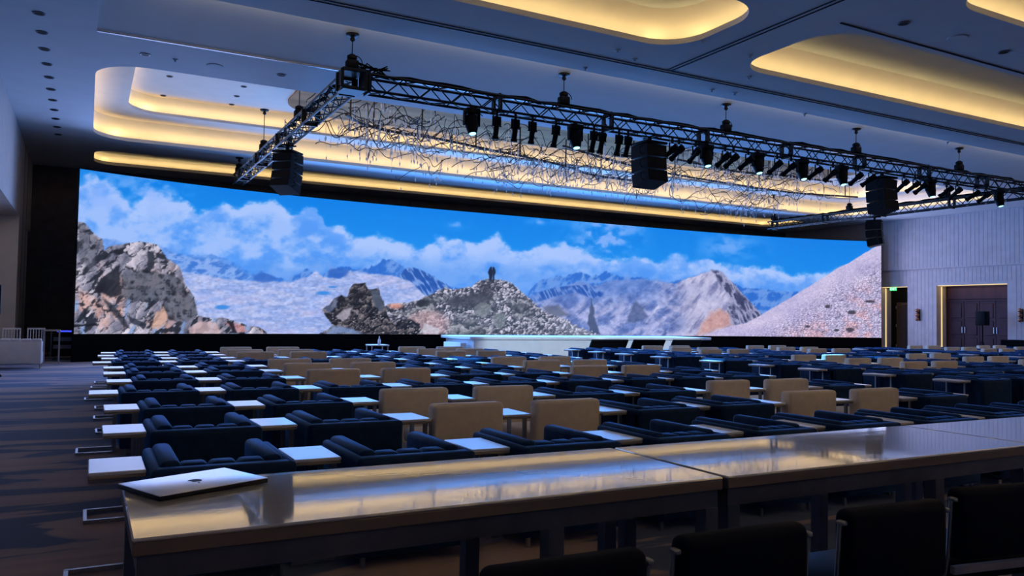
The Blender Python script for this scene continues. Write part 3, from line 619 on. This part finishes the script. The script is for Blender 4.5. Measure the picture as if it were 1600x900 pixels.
def stool(x,y,rz,label):
    t=thing('bar_stool',label,'stool',(x*u,y*u,0),rz,'navy bar stools')
    def b(name,m_,mb): mb.v=[(p[0]*u,p[1]*u,p[2]*u) for p in mb.v]; return mb.build(name,m_,t)
    # origin under the back, desk lies towards +y
    b('backrest',M['stool'],MB().rbox(-.245,.245,-.045,.035,.70,.975,.032,4))
    b('seat',M['stool'],MB().rbox(-.235,.235,.02,.46,.60,.68,.03,3))
    for s in(-1,1):
        b('back_post',M['chrome'],MB().tube([(s*.262,.03,.58),(s*.262,.0,.72),(s*.258,-.012,.93)],.008,8))
        b('post_cap',M['chrome'],MB().rbox(s*.254-.011,s*.254+.011,-.034,.0,.928,.944,.004,1))
        b('leg',M['chrome'],MB().tube([(s*.25,.04,.61),(s*.262,-.02,.0)],.012,8))
        b('leg',M['chrome'],MB().tube([(s*.25,.42,.61),(s*.262,.46,.0)],.012,8))
        b('side_rail',M['chrome'],MB().bar((s*.26,.0,.22),(s*.26,.45,.22),.018))
    b('lower_rail',M['chrome'],MB().bar((-.25,-.01,.665),(.25,-.01,.665),.02,.03))
    b('foot_rail',M['chrome'],MB().bar((-.26,.45,.28),(.26,.45,.28),.02))
stool(1.135,1.80,rad(-2),'navy bar stool lowest in the picture, below the laptop desk')
stool(1.775,1.82,rad(-3),'navy bar stool in front of the joint between two desks')
stool(2.50,1.84,rad(-3),'navy bar stool between the joint stool and the one cut off at right')
stool(3.20,1.88,rad(-9),'navy bar stool cut off by the right edge of the picture')
# ------------------------------------------------------------------ rigging: trusses
TZ=EYE+4.14*G; TH=.135
def truss(name_label,axis,p0,p1,fixed):
    """box truss along x or y; p0..p1 the run, fixed the other coordinate"""
    n=int(round((p1-p0)/.30)); st_=(p1-p0)/n
    c=(p0+p1)/2; loc=(c,fixed,TZ) if axis=='x' else (fixed,c,TZ)
    t=thing('lighting_truss',name_label,'truss',loc,0 if axis=='x' else rad(90),'black box trusses')
    L=(p1-p0)/2
    for sy in(-1,1):
        for sz in(-1,1): MB().cyl((-L,sy*TH,sz*TH),(L,sy*TH,sz*TH),.024,8).build('chord',M['truss'],t)
    z1=MB().cyl((0,0,-TH),(st_,0,TH),.012,6).mesh('brace',M['truss']); z2=MB().cyl((0,0,TH),(st_,0,-TH),.012,6).mesh('brace',M['truss'])
    y1=MB().cyl((0,-TH,0),(st_,TH,0),.012,6).mesh('brace',M['truss']); y2=MB().cyl((0,TH,0),(st_,-TH,0),.012,6).mesh('brace',M['truss'])
    near=-TH if axis=='x' else TH
    rest=MB()
    for i in range(n):
        x=-L+i*st_
        obj('brace',z1 if i%2 else z2,t,(x,near,0)); obj('brace',y1 if i%2 else y2,t,(x,0,-TH))
        s=1 if i%2 else -1
        rest.cyl((x,-near,-s*TH),(x+st_,-near,s*TH),.012,5); rest.cyl((x,-s*TH,TH),(x+st_,s*TH,TH),.012,5)
    rest.build('hidden_bracing',M['truss'],t,kind='stuff')
    x=-L
    while x<L+.1:
        f=MB()
        for s in(-1,1): f.bar((x,s*TH,-TH),(x,s*TH,TH),.10,.04,up=(1,0,0)); f.bar((x,-TH,s*TH),(x,TH,s*TH),.10,.04,up=(1,0,0))
        f.build('joint_frame',M['truss'],t); x+=2.46
    # cable bundle on top
    pts=[(-L+.1+(2*L-.2)*i/60,random.uniform(-.07,.07),TH+.045+random.uniform(0,.03)) for i in range(61)]
    MB().tube(pts,.035,6).build('cable_bundle',M['drape'],t)
    return t
XL,XR,YF=4.0*G,25.6*G,13.63*G
tf_=truss('long front lighting truss carrying the row of stage lights','x',XL+.27,XR-.27,YF)
truss('left truss running from the corner back towards the LED wall','y',YF+.27,25.6*G,XL)
truss('right truss running back beside the ribbed wall','y',YF+.27,24.6*G,XR)
for x,lab in((XL,'black corner block joining front and left trusses'),(XR,'black corner block joining front and right trusses')):
    t=thing('truss_corner',lab,'truss corner',(x,YF,TZ),0,'truss corner blocks')
    for s in(-1,1):
        for q in(-1,1):
            MB().bar((s*.2,q*.14,-.16),(s*.2,q*.14,.16),.05).build('post',M['truss'],t)
        MB().rbox(-.2,.2,-.19,.19,s*.15-.03,s*.15+.03,.01,1).build('plate',M['truss'],t)
        MB().box(s*.19-.01,s*.19+.01,-.17,.17,-.08,.12).build('side_plate',M['truss'],t)
    pts=[(random.uniform(-.1,.3)+.012*i,random.uniform(-.15,.15),.2+.12*math.sin(i*1.1)**2) for i in range(40)]
    MB().tube(pts,.012,5).build('loose_cable',M['drape'],t)
# chain hoists
ZT=ZC+.16
hp=[(XL,YF,ZT),(8.41*G,YF,ZT),(12.78*G,YF,ZT),(17.19*G,YF,ZT),(21.46*G,YF,ZT),(XL,17.6*G,ZC+H1),(XL,21.6*G,ZC+H1),(XL,25.45*G,ZC),(XR,16.7*G,ZC),(XR,20.6*G,ZC+H1),(XR,24.4*G,ZC+H1)]
hl=['at the front left truss corner']+['on the front truss, %s from the left corner'%ORD[i] for i in range(1,5)]+['nearest on the left truss','in the middle of the left truss','at the far end of the left truss','nearest on the right truss','in the middle of the right truss','at the far end of the right truss']
for (x,y,zc),lab in zip(hp,hl):
    t=thing('chain_hoist','black chain hoist '+lab,'hoist',(x,y,TZ),0,'chain hoists')
    top=zc-TZ
    MB().cyl((0,0,.42),(0,0,top-.12),.010,6).build('chain',M['truss'],t)
    MB().lathe([(.02,top-.13),(.045,top-.10),(.03,top-.05),(.10,top-.03),(.115,top-.001)],n=16).build('ceiling_canopy',M['truss'],t)
    MB().rbox(-.10,.10,-.09,.09,.20,.36,.03,2).build('motor_body',M['black'],t)
    MB().lathe([(.06,.35),(.085,.38),(.085,.43),(.04,.46)],n=12).build('motor_head',M['black'],t)
    MB().tube([(.05+.13*math.cos(q),.0,.33+.12*math.sin(q)) for q in [i*.35 for i in range(16)]],.008,5).build('cable_loop',M['drape'],t)
    MB().bar((0,0,.14),(0,0,.22),.04).build('hook',M['truss'],t)
# stage lights on the front truss
def head_light(x,lab,tilt,pan):
    t=thing('moving_head',lab,'stage light',(x,YF-TH,TZ-TH-.024),0,'moving head lights')
    MB().rbox(-.13,.13,-.10,.10,-.13,-.03,.015,2).build('base',M['black'],t)
    MB().bar((0,0,-.04),(0,0,.02),.06).build('clamp',M['black'],t)
    y=MB()
    for s in(-1,1): y.rbox(s*.135-.018,s*.135+.018,-.05,.05,-.34,-.10,.01,1)
    y.build('yoke',M['black'],t)
    R=Matrix.Translation((0,0,-.27))@Matrix.Rotation(pan,4,'Z')@Matrix.Rotation(tilt,4,'X')
    h=MB().lathe([(.06,.15),(.115,.10),(.12,-.06),(.085,-.20),(.07,-.22)],n=14); h.v=[tuple(R@Vector(p)) for p in h.v]; hd=h.build('head',M['black'],t)
    l=MB().lathe([(.001,-.215),(.062,-.222),(.06,-.226)],n=14); l.v=[tuple(R@Vector(p)) for p in l.v]; l.build('lens',M['lens'],hd)
def profile(x,lab,tilt,pan):
    t=thing('profile_spot',lab,'stage light',(x,YF-TH,TZ-TH-.024),0,'profile spotlights')
    MB().bar((0,0,-.10),(0,0,.02),.035).build('clamp',M['black'],t)
    y=MB()
    for s in(-1,1): y.bar((s*.075,0,-.10),(s*.075,0,-.26),.012,.03)
    y.bar((-.08,0,-.10),(.08,0,-.10),.03,.012).build('yoke',M['black'],t)
    R=Matrix.Translation((0,0,-.25))@Matrix.Rotation(pan,4,'Z')@Matrix.Rotation(tilt,4,'X')
    def b(nm,mb,p=t): mb.v=[tuple(R@Vector(q)) for q in mb.v]; return mb.build(nm,M['black'],p)
    bd=b('body',MB().rbox(-.055,.055,-.06,.06,-.02,.14,.02,2)); b('lens_tube',MB().lathe([(.05,.0),(.048,-.20),(.062,-.21),(.062,-.26),(.05,-.26)],n=12))
    b('shutter_blade',MB().box(-.10,.10,-.008,.008,-.03,-.01),bd)
def xat(px):                   # place along the truss for a photo column
    lo,hi=XL,27.
    for _ in range(40):
        m_=(lo+hi)/2
        if proj(m_,YF,TZ-.3)[0]<px: lo=m_
        else: hi=m_
    return lo
heads=[732,893,1097,1177,1246,1308,1446,1553]
profs=[771,800,826.5,863,922,935,961,975,1044,1054,1080,1126,1139,1162,1207,1229,1270,1294,1333,1353,1405,1422,1434,1474,1488,1516,1533]
aims=[(5.9,12.9),(7.9,11.9),(10.5,11.7),(13.65,11.45),(15.4,11.5)]
for i,q in enumerate(heads):
    x=xat(q); head_light(x,'black moving head light, %s of eight from the left truss corner'%ORD[i],rad(-14),0)
    if i<5: spot('moving_head_beam',(x,YF-TH-.08,TZ-TH-.56),(aims[i][0],aims[i][1],.56),4500,(.10,.52,1.),11,.5,.03)
for i,q in enumerate(profs):
    till=rad(12) if i<3 else rad(20) if i<8 else rad(58)
    profile(xat(q),'black profile spotlight, %s along the front truss'%ORD[i],till,rad(0) if i<8 else rad(random.uniform(-8,22)))
# line arrays
def line_array(x,y,z,rz,n,lab,w=.27,hh=.265,curve=5):
    t=thing('line_array',lab,'loudspeaker',(x,y,z),rz,'hanging line arrays')
    MB().rbox(-w,w,-.25,.25,-.06,-.01,.01,1).build('fly_frame',M['black'],t); MB().bar((0,0,-.03),(0,0,.10),.06).bar((-.2,0,.105),(.2,0,.105),.05,.03).bar((0,-.2,.105),(0,.2,.105),.05,.03).build('hanger',M['black'],t)
    zz=-.07; yy=0
    for i in range(n):
        R=Matrix.Translation((0,yy,zz))@Matrix.Rotation(rad(-curve*i),4,'X')
        f=MB().add([(-w,.26,0),(w,.26,0),(w*.9,-.24,-.02),(-w*.9,-.24,-.02),(-w,.26,-hh),(w,.26,-hh),(w*.9,-.24,-hh+.02),(-w*.9,-.24,-hh+.02)],[(0,1,2,3),(7,6,5,4),(0,4,5,1),(1,5,6,2),(2,6,7,3),(3,7,4,0)])
        f.v=[tuple(R@Vector(p)) for p in f.v]; cb=f.build('cabinet',M['black'],t)
        for s in(-1,1):
            g=MB().tube([(s*w*.97,-.10,-.05),(s*(w+.05),-.10,-.07),(s*(w+.05),-.10,-hh+.07),(s*w*.97,-.10,-hh+.05)],.012,5); g.v=[tuple(R@Vector(p)) for p in g.v]; g.build('handle',M['truss'],cb)
        g=MB().box(-w*.8,w*.8,.262,.275,-hh+.03,-.03); g.v=[tuple(R@Vector(p)) for p in g.v]; g.build('grille',M['drape'],cb)
        d=R.to_3x3()@Vector((0,0,-hh-.012)); zz+=d.z; yy+=d.y
line_array(xat(1015),YF,TZ-TH-.14,0,3,'black line array hanging from the front truss, left of the other front array')
line_array(xat(1378),YF,TZ-TH-.14,0,3,'black line array hanging from the front truss, right of the other front array')
line_array(XL+.05,18.9*G,TZ-TH-.14,rad(-42),4,'black line array hanging under the left truss',.25,.20)
line_array(XR,19.5*G,TZ-TH-.14,rad(30),3,'black line array hanging under the right truss',.27,.27)
# ------------------------------------------------------------------ chandelier
ch=thing('chandelier','sprawling bronze wire chandelier with hanging crystal drops','chandelier',(14.5*G,20.5*G,ZC))
def pix(px,py,z):
    r=FW+RT*(px-800)/F_PX-UP*(py-450)/F_PX; q=r*((z-EYE)/r[2]); return (q[0],q[1],z)
def smooth(P,n=8):
    P=[Vector(p) for p in P]; out=[]
    for i in range(len(P)-1):
        a,b_,c,d=P[max(i-1,0)],P[i],P[i+1],P[min(i+2,len(P)-1)]
        for j in range(n):
            t=j/n; out.append(.5*((2*b_)+(c-a)*t+(2*a-5*b_+4*c-d)*t*t+(3*b_-a-3*c+d)*t**3))
    return out+[P[-1]]
RZ=EYE+5.0*G
rail1=smooth([pix(541,179,RZ),pix(565,193,RZ),pix(610,205,RZ),pix(690,218,RZ),pix(760,233,RZ),pix(820,245,RZ),pix(884,260,RZ),pix(930,274,RZ),pix(1012,285,RZ)])
rail2=smooth([pix(966,243,RZ),pix(1042,247,RZ),pix(1090,256,RZ),pix(1150,268,RZ),pix(1220,274,RZ),pix(1300,284,RZ)])
rail3=smooth([pix(880,228,RZ+.2),pix(1000,262,RZ+.2),pix(1110,282,RZ+.2),pix(1230,300,RZ+.2),pix(1340,308,RZ+.2)])
for rl in(rail1,rail2,rail3):
    inn(ch,MB().tube(rl,.035,6),'rail',M['rail'])
    for q in range(3,len(rl)-1,9):
        p=rl[q]; inn(ch,MB().cyl(p,(p.x,p.y,ZC+H1+H2-.05),.022,6),'hanging_rod',M['rail'])
R_=random.Random(3)
wires=MB(); drops=MB()
for i in range(250):
    rl=(rail1,rail1,rail2,rail3)[i%4]; p=rl[R_.randrange(len(rl))]
    x0,y0=min(max(p.x+R_.uniform(-1.2,1.2),5.6),21.6),p.y+R_.uniform(-1.5,1.3); a_=R_.uniform(0,6.28); ln=R_.uniform(.8,2.3); ph=R_.uniform(0,6.28); am=R_.uniform(.07,.24); fq=R_.uniform(3.5,7.); pts=[]
    z0=RZ+R_.uniform(-.45,.25)
    for j in range(31):
        t=j/30*ln; pts.append((min(max(x0+math.cos(a_)*t+.09*math.sin(t*5+ph),4.2),23.6),y0+math.sin(a_)*t+.09*math.cos(t*4),z0+am*math.sin(t*fq+ph)+.05*math.sin(t*11)))
    wires.tube(pts,.0105,4)
    for j in range(2,31,6):
        q=pts[j]; l=R_.uniform(.10,.34); s_=.021
        drops.cyl(q,(q[0],q[1],q[2]-l),.004,3)
        e_=(q[0],q[1],q[2]-l-.05)
        drops.add([(e_[0]+s_,e_[1],e_[2]),(e_[0],e_[1]+s_,e_[2]),(e_[0]-s_,e_[1],e_[2]),(e_[0],e_[1]-s_,e_[2]),(e_[0],e_[1],e_[2]+.05),(e_[0],e_[1],e_[2]-.09)],
            [(0,1,4),(1,2,4),(2,3,4),(3,0,4),(1,0,5),(2,1,5),(3,2,5),(0,3,5)])
inn(ch,wires,'curled_wires',M['wire'],'stuff'); inn(ch,drops,'crystal_drops',M['crystal'],'stuff')
# ------------------------------------------------------------------ ceiling fittings
def downlight(x,y,lab,r=.085,z=ZC,big=False):
    t=thing('ceiling_speaker' if big else 'downlight',lab,'speaker' if big else 'downlight',(x,y,z),0,'ceiling speakers' if big else 'downlights')
    MB().lathe([(r*.8,-.012),(r,-.014),(r*1.08,-.004),(r*1.08,-.0005)],n=18).build('trim_ring',M['paint'] if big else M['steel'],t)
    MB().lathe([(.001,-.013),(r*.78,-.013),(r*.8,-.002)],n=18).build('grille' if big else 'baffle',M['paint'] if big else M['black'],t)
for i in range(14): downlight(-.84*G,(11.85+i)*G,'dark recessed downlight over the left aisle, %s from the LED wall'%ORD[13-i])
for i,(px,py) in enumerate(((227,85),(440,117),(1412,36),(1568,81))):
    q=pix(px,py,ZC); downlight(q[0],q[1],'dark recessed downlight '+('between the trough and the left end of the long cove','in the ceiling above the left truss','in the ceiling left of the round ceiling speaker','at the right edge of the picture, past the speaker')[i])
for i,(px,py) in enumerate(((336,103),(1496,59))):
    q=pix(px,py,ZC); downlight(q[0],q[1],'round ceiling speaker '+('near the left end of the long cove','between the two upper right coves')[i],.14,ZC,True)
sp=[(274,93),(176,135),(965,78),(992,92),(914,106),(1172,86),(1097,64),(1170,120),(1112,140),(1148,145),(1257,178),(1480,222)]
for i,(px,py) in enumerate(sp):
    if i==1: continue
    q=pix(px,py,ZC); t=thing('sprinkler','small white ceiling sprinkler, %s when counted from the left'%ORD[[0,0,2,3,1,7,4,6,5,8,9,10][i]],'sprinkler',(q[0],q[1],ZC),0,'sprinklers')
    MB().lathe([(.05,0),(.045,-.012),(.02,-.02),(.012,-.045),(.03,-.05),(.03,-.055)],n=10).build('head',M['paint'],t)
for i,(px,py) in enumerate(((265,119),(255,149),(370,150),(362,163),(381,135))):
    q=pix(px,py,ZC+H1+H2); downlight(q[0],q[1],'small dark downlight inside the long cove, '+('nearest its left end','lowest at its left end','lowest left of the bronze panel','second lowest left of the bronze panel','topmost left of the bronze panel')[[0,1,3,2,4][i]],.07,ZC+H1+H2)
# ------------------------------------------------------------------ right wall doors and fittings
def door_set(y0,y1,ztop,x,mat,nleaf,rows,name):
    o=MB().box(x+.03,x+.10,y0,y1,0,ztop).build(name,mat,kind='structure',smooth=False)
    return o
d1=door_set(DY0,DY1,DH,RX1+.62,M['door'],4,3,'door_1')
lw_=(DY1-DY0-.3)/4
for i in range(4):
    y0=DY0+.15+i*lw_
    lf_=MB().box(RX1+.60,RX1+.65,y0+.01,y0+lw_-.01,.02,2.30).build('door_leaf',M['door'],d1,smooth=False)
    for z0,z1 in((.15,.80),(.92,1.50),(1.62,2.20)):
        MB().rbox(RX1+.575,RX1+.605,y0+.10,y0+lw_-.10,z0,z1,.012,1).build('panel',M['door'],lf_)
    MB().bar((RX1+.56,y0+(.06 if i%2 else lw_-.06),1.0),(RX1+.56,y0+(.06 if i%2 else lw_-.06),1.25),.025).build('handle',M['chrome'],lf_)
MB().rbox(RX1+.58,RX1+.62,DY0+.1,DY1-.1,2.38,DH-.1,.01,1).build('transom_panel',M['door'],d1)
MB().box(RX1+.555,RX1+.60,DY0+.05,DY1-.05,2.305,2.36).build('lintel',M['door'],d1)
t=MB().box(RX1+.04,RX1+.40,DY0+.02,DY1-.02,DH-.02,DH-.004).box(RX1+.30,RX1+.36,DY1-.02,DY1-.004,.1,DH-.05).build('light_strip',M['led'],d1)
area('door_light',(RX1+.3,(DY0+DY1)/2,DH-.06),(0.4,0,-1),DY1-DY0-.2,.1,2.5,WARM,xdir=(0,1,0))
d2=MB().box(RX1+.70,RX1+.76,XY0,XY1,0,DH).build('door_2',M['black'],kind='structure',smooth=False)
l2=MB().box(RX1+.58,RX1+.64,23.62*G,24.42*G,.02,2.28).build('door_leaf',M['brown'],d2)
for z0,z1 in((.2,1.0),(1.15,2.15)): MB().rbox(RX1+.555,RX1+.585,23.74*G,24.30*G,z0,z1,.012,1).build('panel',M['brown'],l2)
for z0 in(.3,1.2,2.0): MB().box(RX1+.55,RX1+.60,24.40*G,24.44*G,z0,z0+.12).build('hinge',M['chrome'],l2)
MB().box(RX1+.55,RX1+.60,23.80*G,24.15*G,2.18,2.24).build('door_closer',M['copper'],l2)
MB().box(RX1+.60,RX1+.64,23.52*G,23.60*G,.05,2.28).build('lit_jamb',M['coveplaster'],d2)
MB().box(RX1+.05,RX1+.35,XY0+.02,XY1-.02,DH-.02,DH-.004).box(RX1+.30,RX1+.36,XY1-.02,XY1-.004,.1,DH-.05).build('light_strip',M['led'],d2)
area('door_light',(RX1+.25,(XY0+XY1)/2,DH-.06),(0.2,0,-1),XY1-XY0-.2,.1,1.6,WARM,xdir=(0,1,0))
ex=thing('exit_sign','green lit exit sign above the brown door','exit sign',(RX1-.03,24.12*G,DH-.10))
MB().rbox(-.02,.02,-.16,.16,-.075,.075,.006,1).build('housing',M['exit'],ex)
fcu=bpy.data.curves.new('letters','FONT'); fcu.body='EXIT'; fcu.size=.15*S; fcu.align_x='CENTER'; fcu.align_y='CENTER'; fcu.extrude=.003
tmp=bpy.data.objects.new('letters_tmp',fcu); COL.objects.link(tmp); bpy.context.view_layer.update()
me=bpy.data.meshes.new_from_object(tmp); bpy.data.objects.remove(tmp); me.materials.clear(); me.materials.append(M['exitw'])
obj('letters',me,ex,(-.024,0,0),rot=(rad(90),0,rad(-90)))
for i,(yy,lab) in enumerate(((22.85*G,'copper three-globe wall sconce between the two doors'),(18.39*G,'copper three-globe wall sconce at the right picture edge'))):
    t=thing('wall_sconce',lab,'sconce',(RX1-.02,yy,1.725),0,'wall sconces')
    MB().box(-.03,0,-.05,.05,-.24,.24).build('back_plate',M['black'],t)
    for z in(-.18,0,.18):
        g=MB().lathe([(.01,.085),(.05,.07),(.082,.02),(.082,-.02),(.05,-.07),(.01,-.085)],(-.11,0,z),14); g.build('globe',M['copper'],t)
t=thing('speaker_on_stand','black loudspeaker on a pole stand before the plum doors','loudspeaker',(30.3,18.35,0))
MB().rbox(-.16,.16,-.19,.19,1.32,1.86,.02,2).build('cabinet',M['black'],t)
MB().cyl((0,0,.3),(0,0,1.34),.025,8).build('pole',M['black'],t)
for q in range(3): MB().cyl((0,0,.75),(.42*math.cos(q*2.1),.42*math.sin(q*2.1),.01),.015,6).build('leg',M['black'],t)
t=thing('draped_table','black draped table against the right wall','table',(30.6,16.75,0))
MB().rbox(-.35,.35,-.9,.9,.0,.78,.02,1).build('drape',M['drape'],t); MB().rbox(-.36,.36,-.91,.91,.78,.80,.005,1).build('table_top',M['black'],t)
# ------------------------------------------------------------------ left background
t=thing('tufted_sofa','white tufted lounge sofa with its back to the camera by the left wall','sofa',(-1.55,20.75,0))
MB().rbox(-.68,.70,-.32,-.16,.10,.645,.03,3).build('backrest',M['sofa'],t)
for i in range(7): MB().rbox(-.68+i*.197,-.68+(i+1)*.197,-.33,-.13,.60,.665,.028,2).build('back_tuft',M['sofa'],t)
MB().rbox(-.68,.70,-.16,.45,.10,.36,.03,3).build('seat',M['sofa'],t)
for s in(-.66,.68):
    for y in(-.28,.40): MB().cyl((s,y,0),(s,y,.11),.018,8).build('leg',M['chrome'],t)
for s in(-1,1): MB().rbox(s*.60+.01-.08,s*.60+.01+.08,-.16,.45,.3,.60,.03,2).build('arm',M['sofa'],t)
for i,(x,y) in enumerate(((-1.62,22.9),(-1.12,23.2))):
    t=thing('slat_chair','white slat-back chair behind the tufted sofa, '+('the left one','the right one')[i],'chair',(x,y,0),rad(10),'white slat-back chairs')
    MB().rbox(-.2,.2,-.2,.2,.42,.46,.015,1).build('seat',M['sofa'],t)
    for s in(-1,1):
        MB().bar((s*.18,-.18,0),(s*.18,-.2,.86),.03).build('back_leg',M['sofa'],t); MB().bar((s*.18,.18,0),(s*.18,.18,.43),.03).build('front_leg',M['sofa'],t)
    for q in range(5): MB().bar((-.12+.06*q,-.19,.46),(-.12+.06*q,-.2,.83),.018).build('slat',M['sofa'],t)
    MB().bar((-.19,-.2,.84),(.19,-.2,.84),.04).build('top_rail',M['sofa'],t)
t=thing('high_table','thin-legged high table right of the tufted sofa','table',(-.72,22.2,0))
MB().rbox(-.18,.18,-.3,.3,.80,.83,.006,1).build('table_top',M['edge'],t)
for s in(-1,1):
    for q in(-1,1): MB().bar((s*.16,q*.27,0),(s*.16,q*.27,.80),.022).build('leg',M['chrome'],t)
t=thing('equipment_rack','dark rolling equipment rack with a blue light beside the LED wall','rack',(-.52,24.3,0))
MB().rbox(-.28,.28,-.3,.3,.10,.72,.02,1).build('case',M['black'],t)
for s in(-1,1):
    MB().bar((s*.27,-.31,.1),(s*.27,-.31,.74),.025).build('corner_post',M['steel'],t)
    for q in(-1,1): MB().cyl((s*.22-.02,q*.22,.05),(s*.22+.02,q*.22,.05),.05,10).build('caster',M['steel'],t)
for z in(.3,.5): MB().box(-.22,.22,-.315,-.30,z,z+.10).build('panel',M['steel'],t)
mx_=MB().rbox(-.25,.25,-.2,.2,.72,.79,.01,1).build('mixer',M['black'],t); MB().box(-.15,.20,-.205,-.20,.735,.775).build('indicator',M['dim'],mx_)
t=thing('goal_post_truss','dark goal post truss standing left of the LED wall','truss',(-.75,26.2,0))
for x in(-.32,-.20): MB().bar((x,0,0),(x,0,2.62),.03).build('upright',M['truss'],t)
for z in(2.50,2.66): MB().bar((-.45,0,z),(.75,0,z),.03).build('crossbar',M['truss'],t)
for q in range(12): MB().bar((-.32,0,.15+q*.2),(-.20,0,.25+q*.2),.012).build('brace',M['truss'],t); 
for q in range(8): MB().bar((-.42+q*.14,0,2.5 if q%2 else 2.66),(-.28+q*.14,0,2.66 if q%2 else 2.5),.012).build('brace',M['truss'],t)
MB().box(-.5,0,-.25,.25,0,.03).build('base_plate',M['truss'],t)
t=thing('display_stand','dark display on a tripod at the left picture edge','display',(-1.75,18.4,0),rad(-12))
MB().rbox(-.5,.28,-.03,.03,1.2,1.78,.01,1).build('screen',M['black'],t); MB().cyl((-.1,0,.2),(-.1,0,1.25),.025,8).build('pole',M['black'],t)
for q in range(3): MB().cyl((-.1,0,.5),(-.1+.5*math.cos(q*2.09-.3),.5*math.sin(q*2.09-.3),.01),.018,6).build('leg',M['black'],t)
t=thing('bottle_table','small white table with a bottle below the LED wall','table',(6.9,20.5,0))
MB().rbox(-.25,.25,-.25,.25,.50,.53,.005,1).build('table_top',M['white'],t)
for s in(-1,1):
    for q in(-1,1): MB().bar((s*.22,q*.22,0),(s*.22,q*.22,.5),.025).build('leg',M['chrome'],t)
b_=MB().lathe([(.001,0),(.04,0),(.04,.12),(.015,.17),(.015,.22),(.001,.22)],n=12).build('bottle',M['crystal'],None,loc=(6.95,20.5,.531)); tag(b_,'clear bottle standing on the small table below the LED wall','bottle')
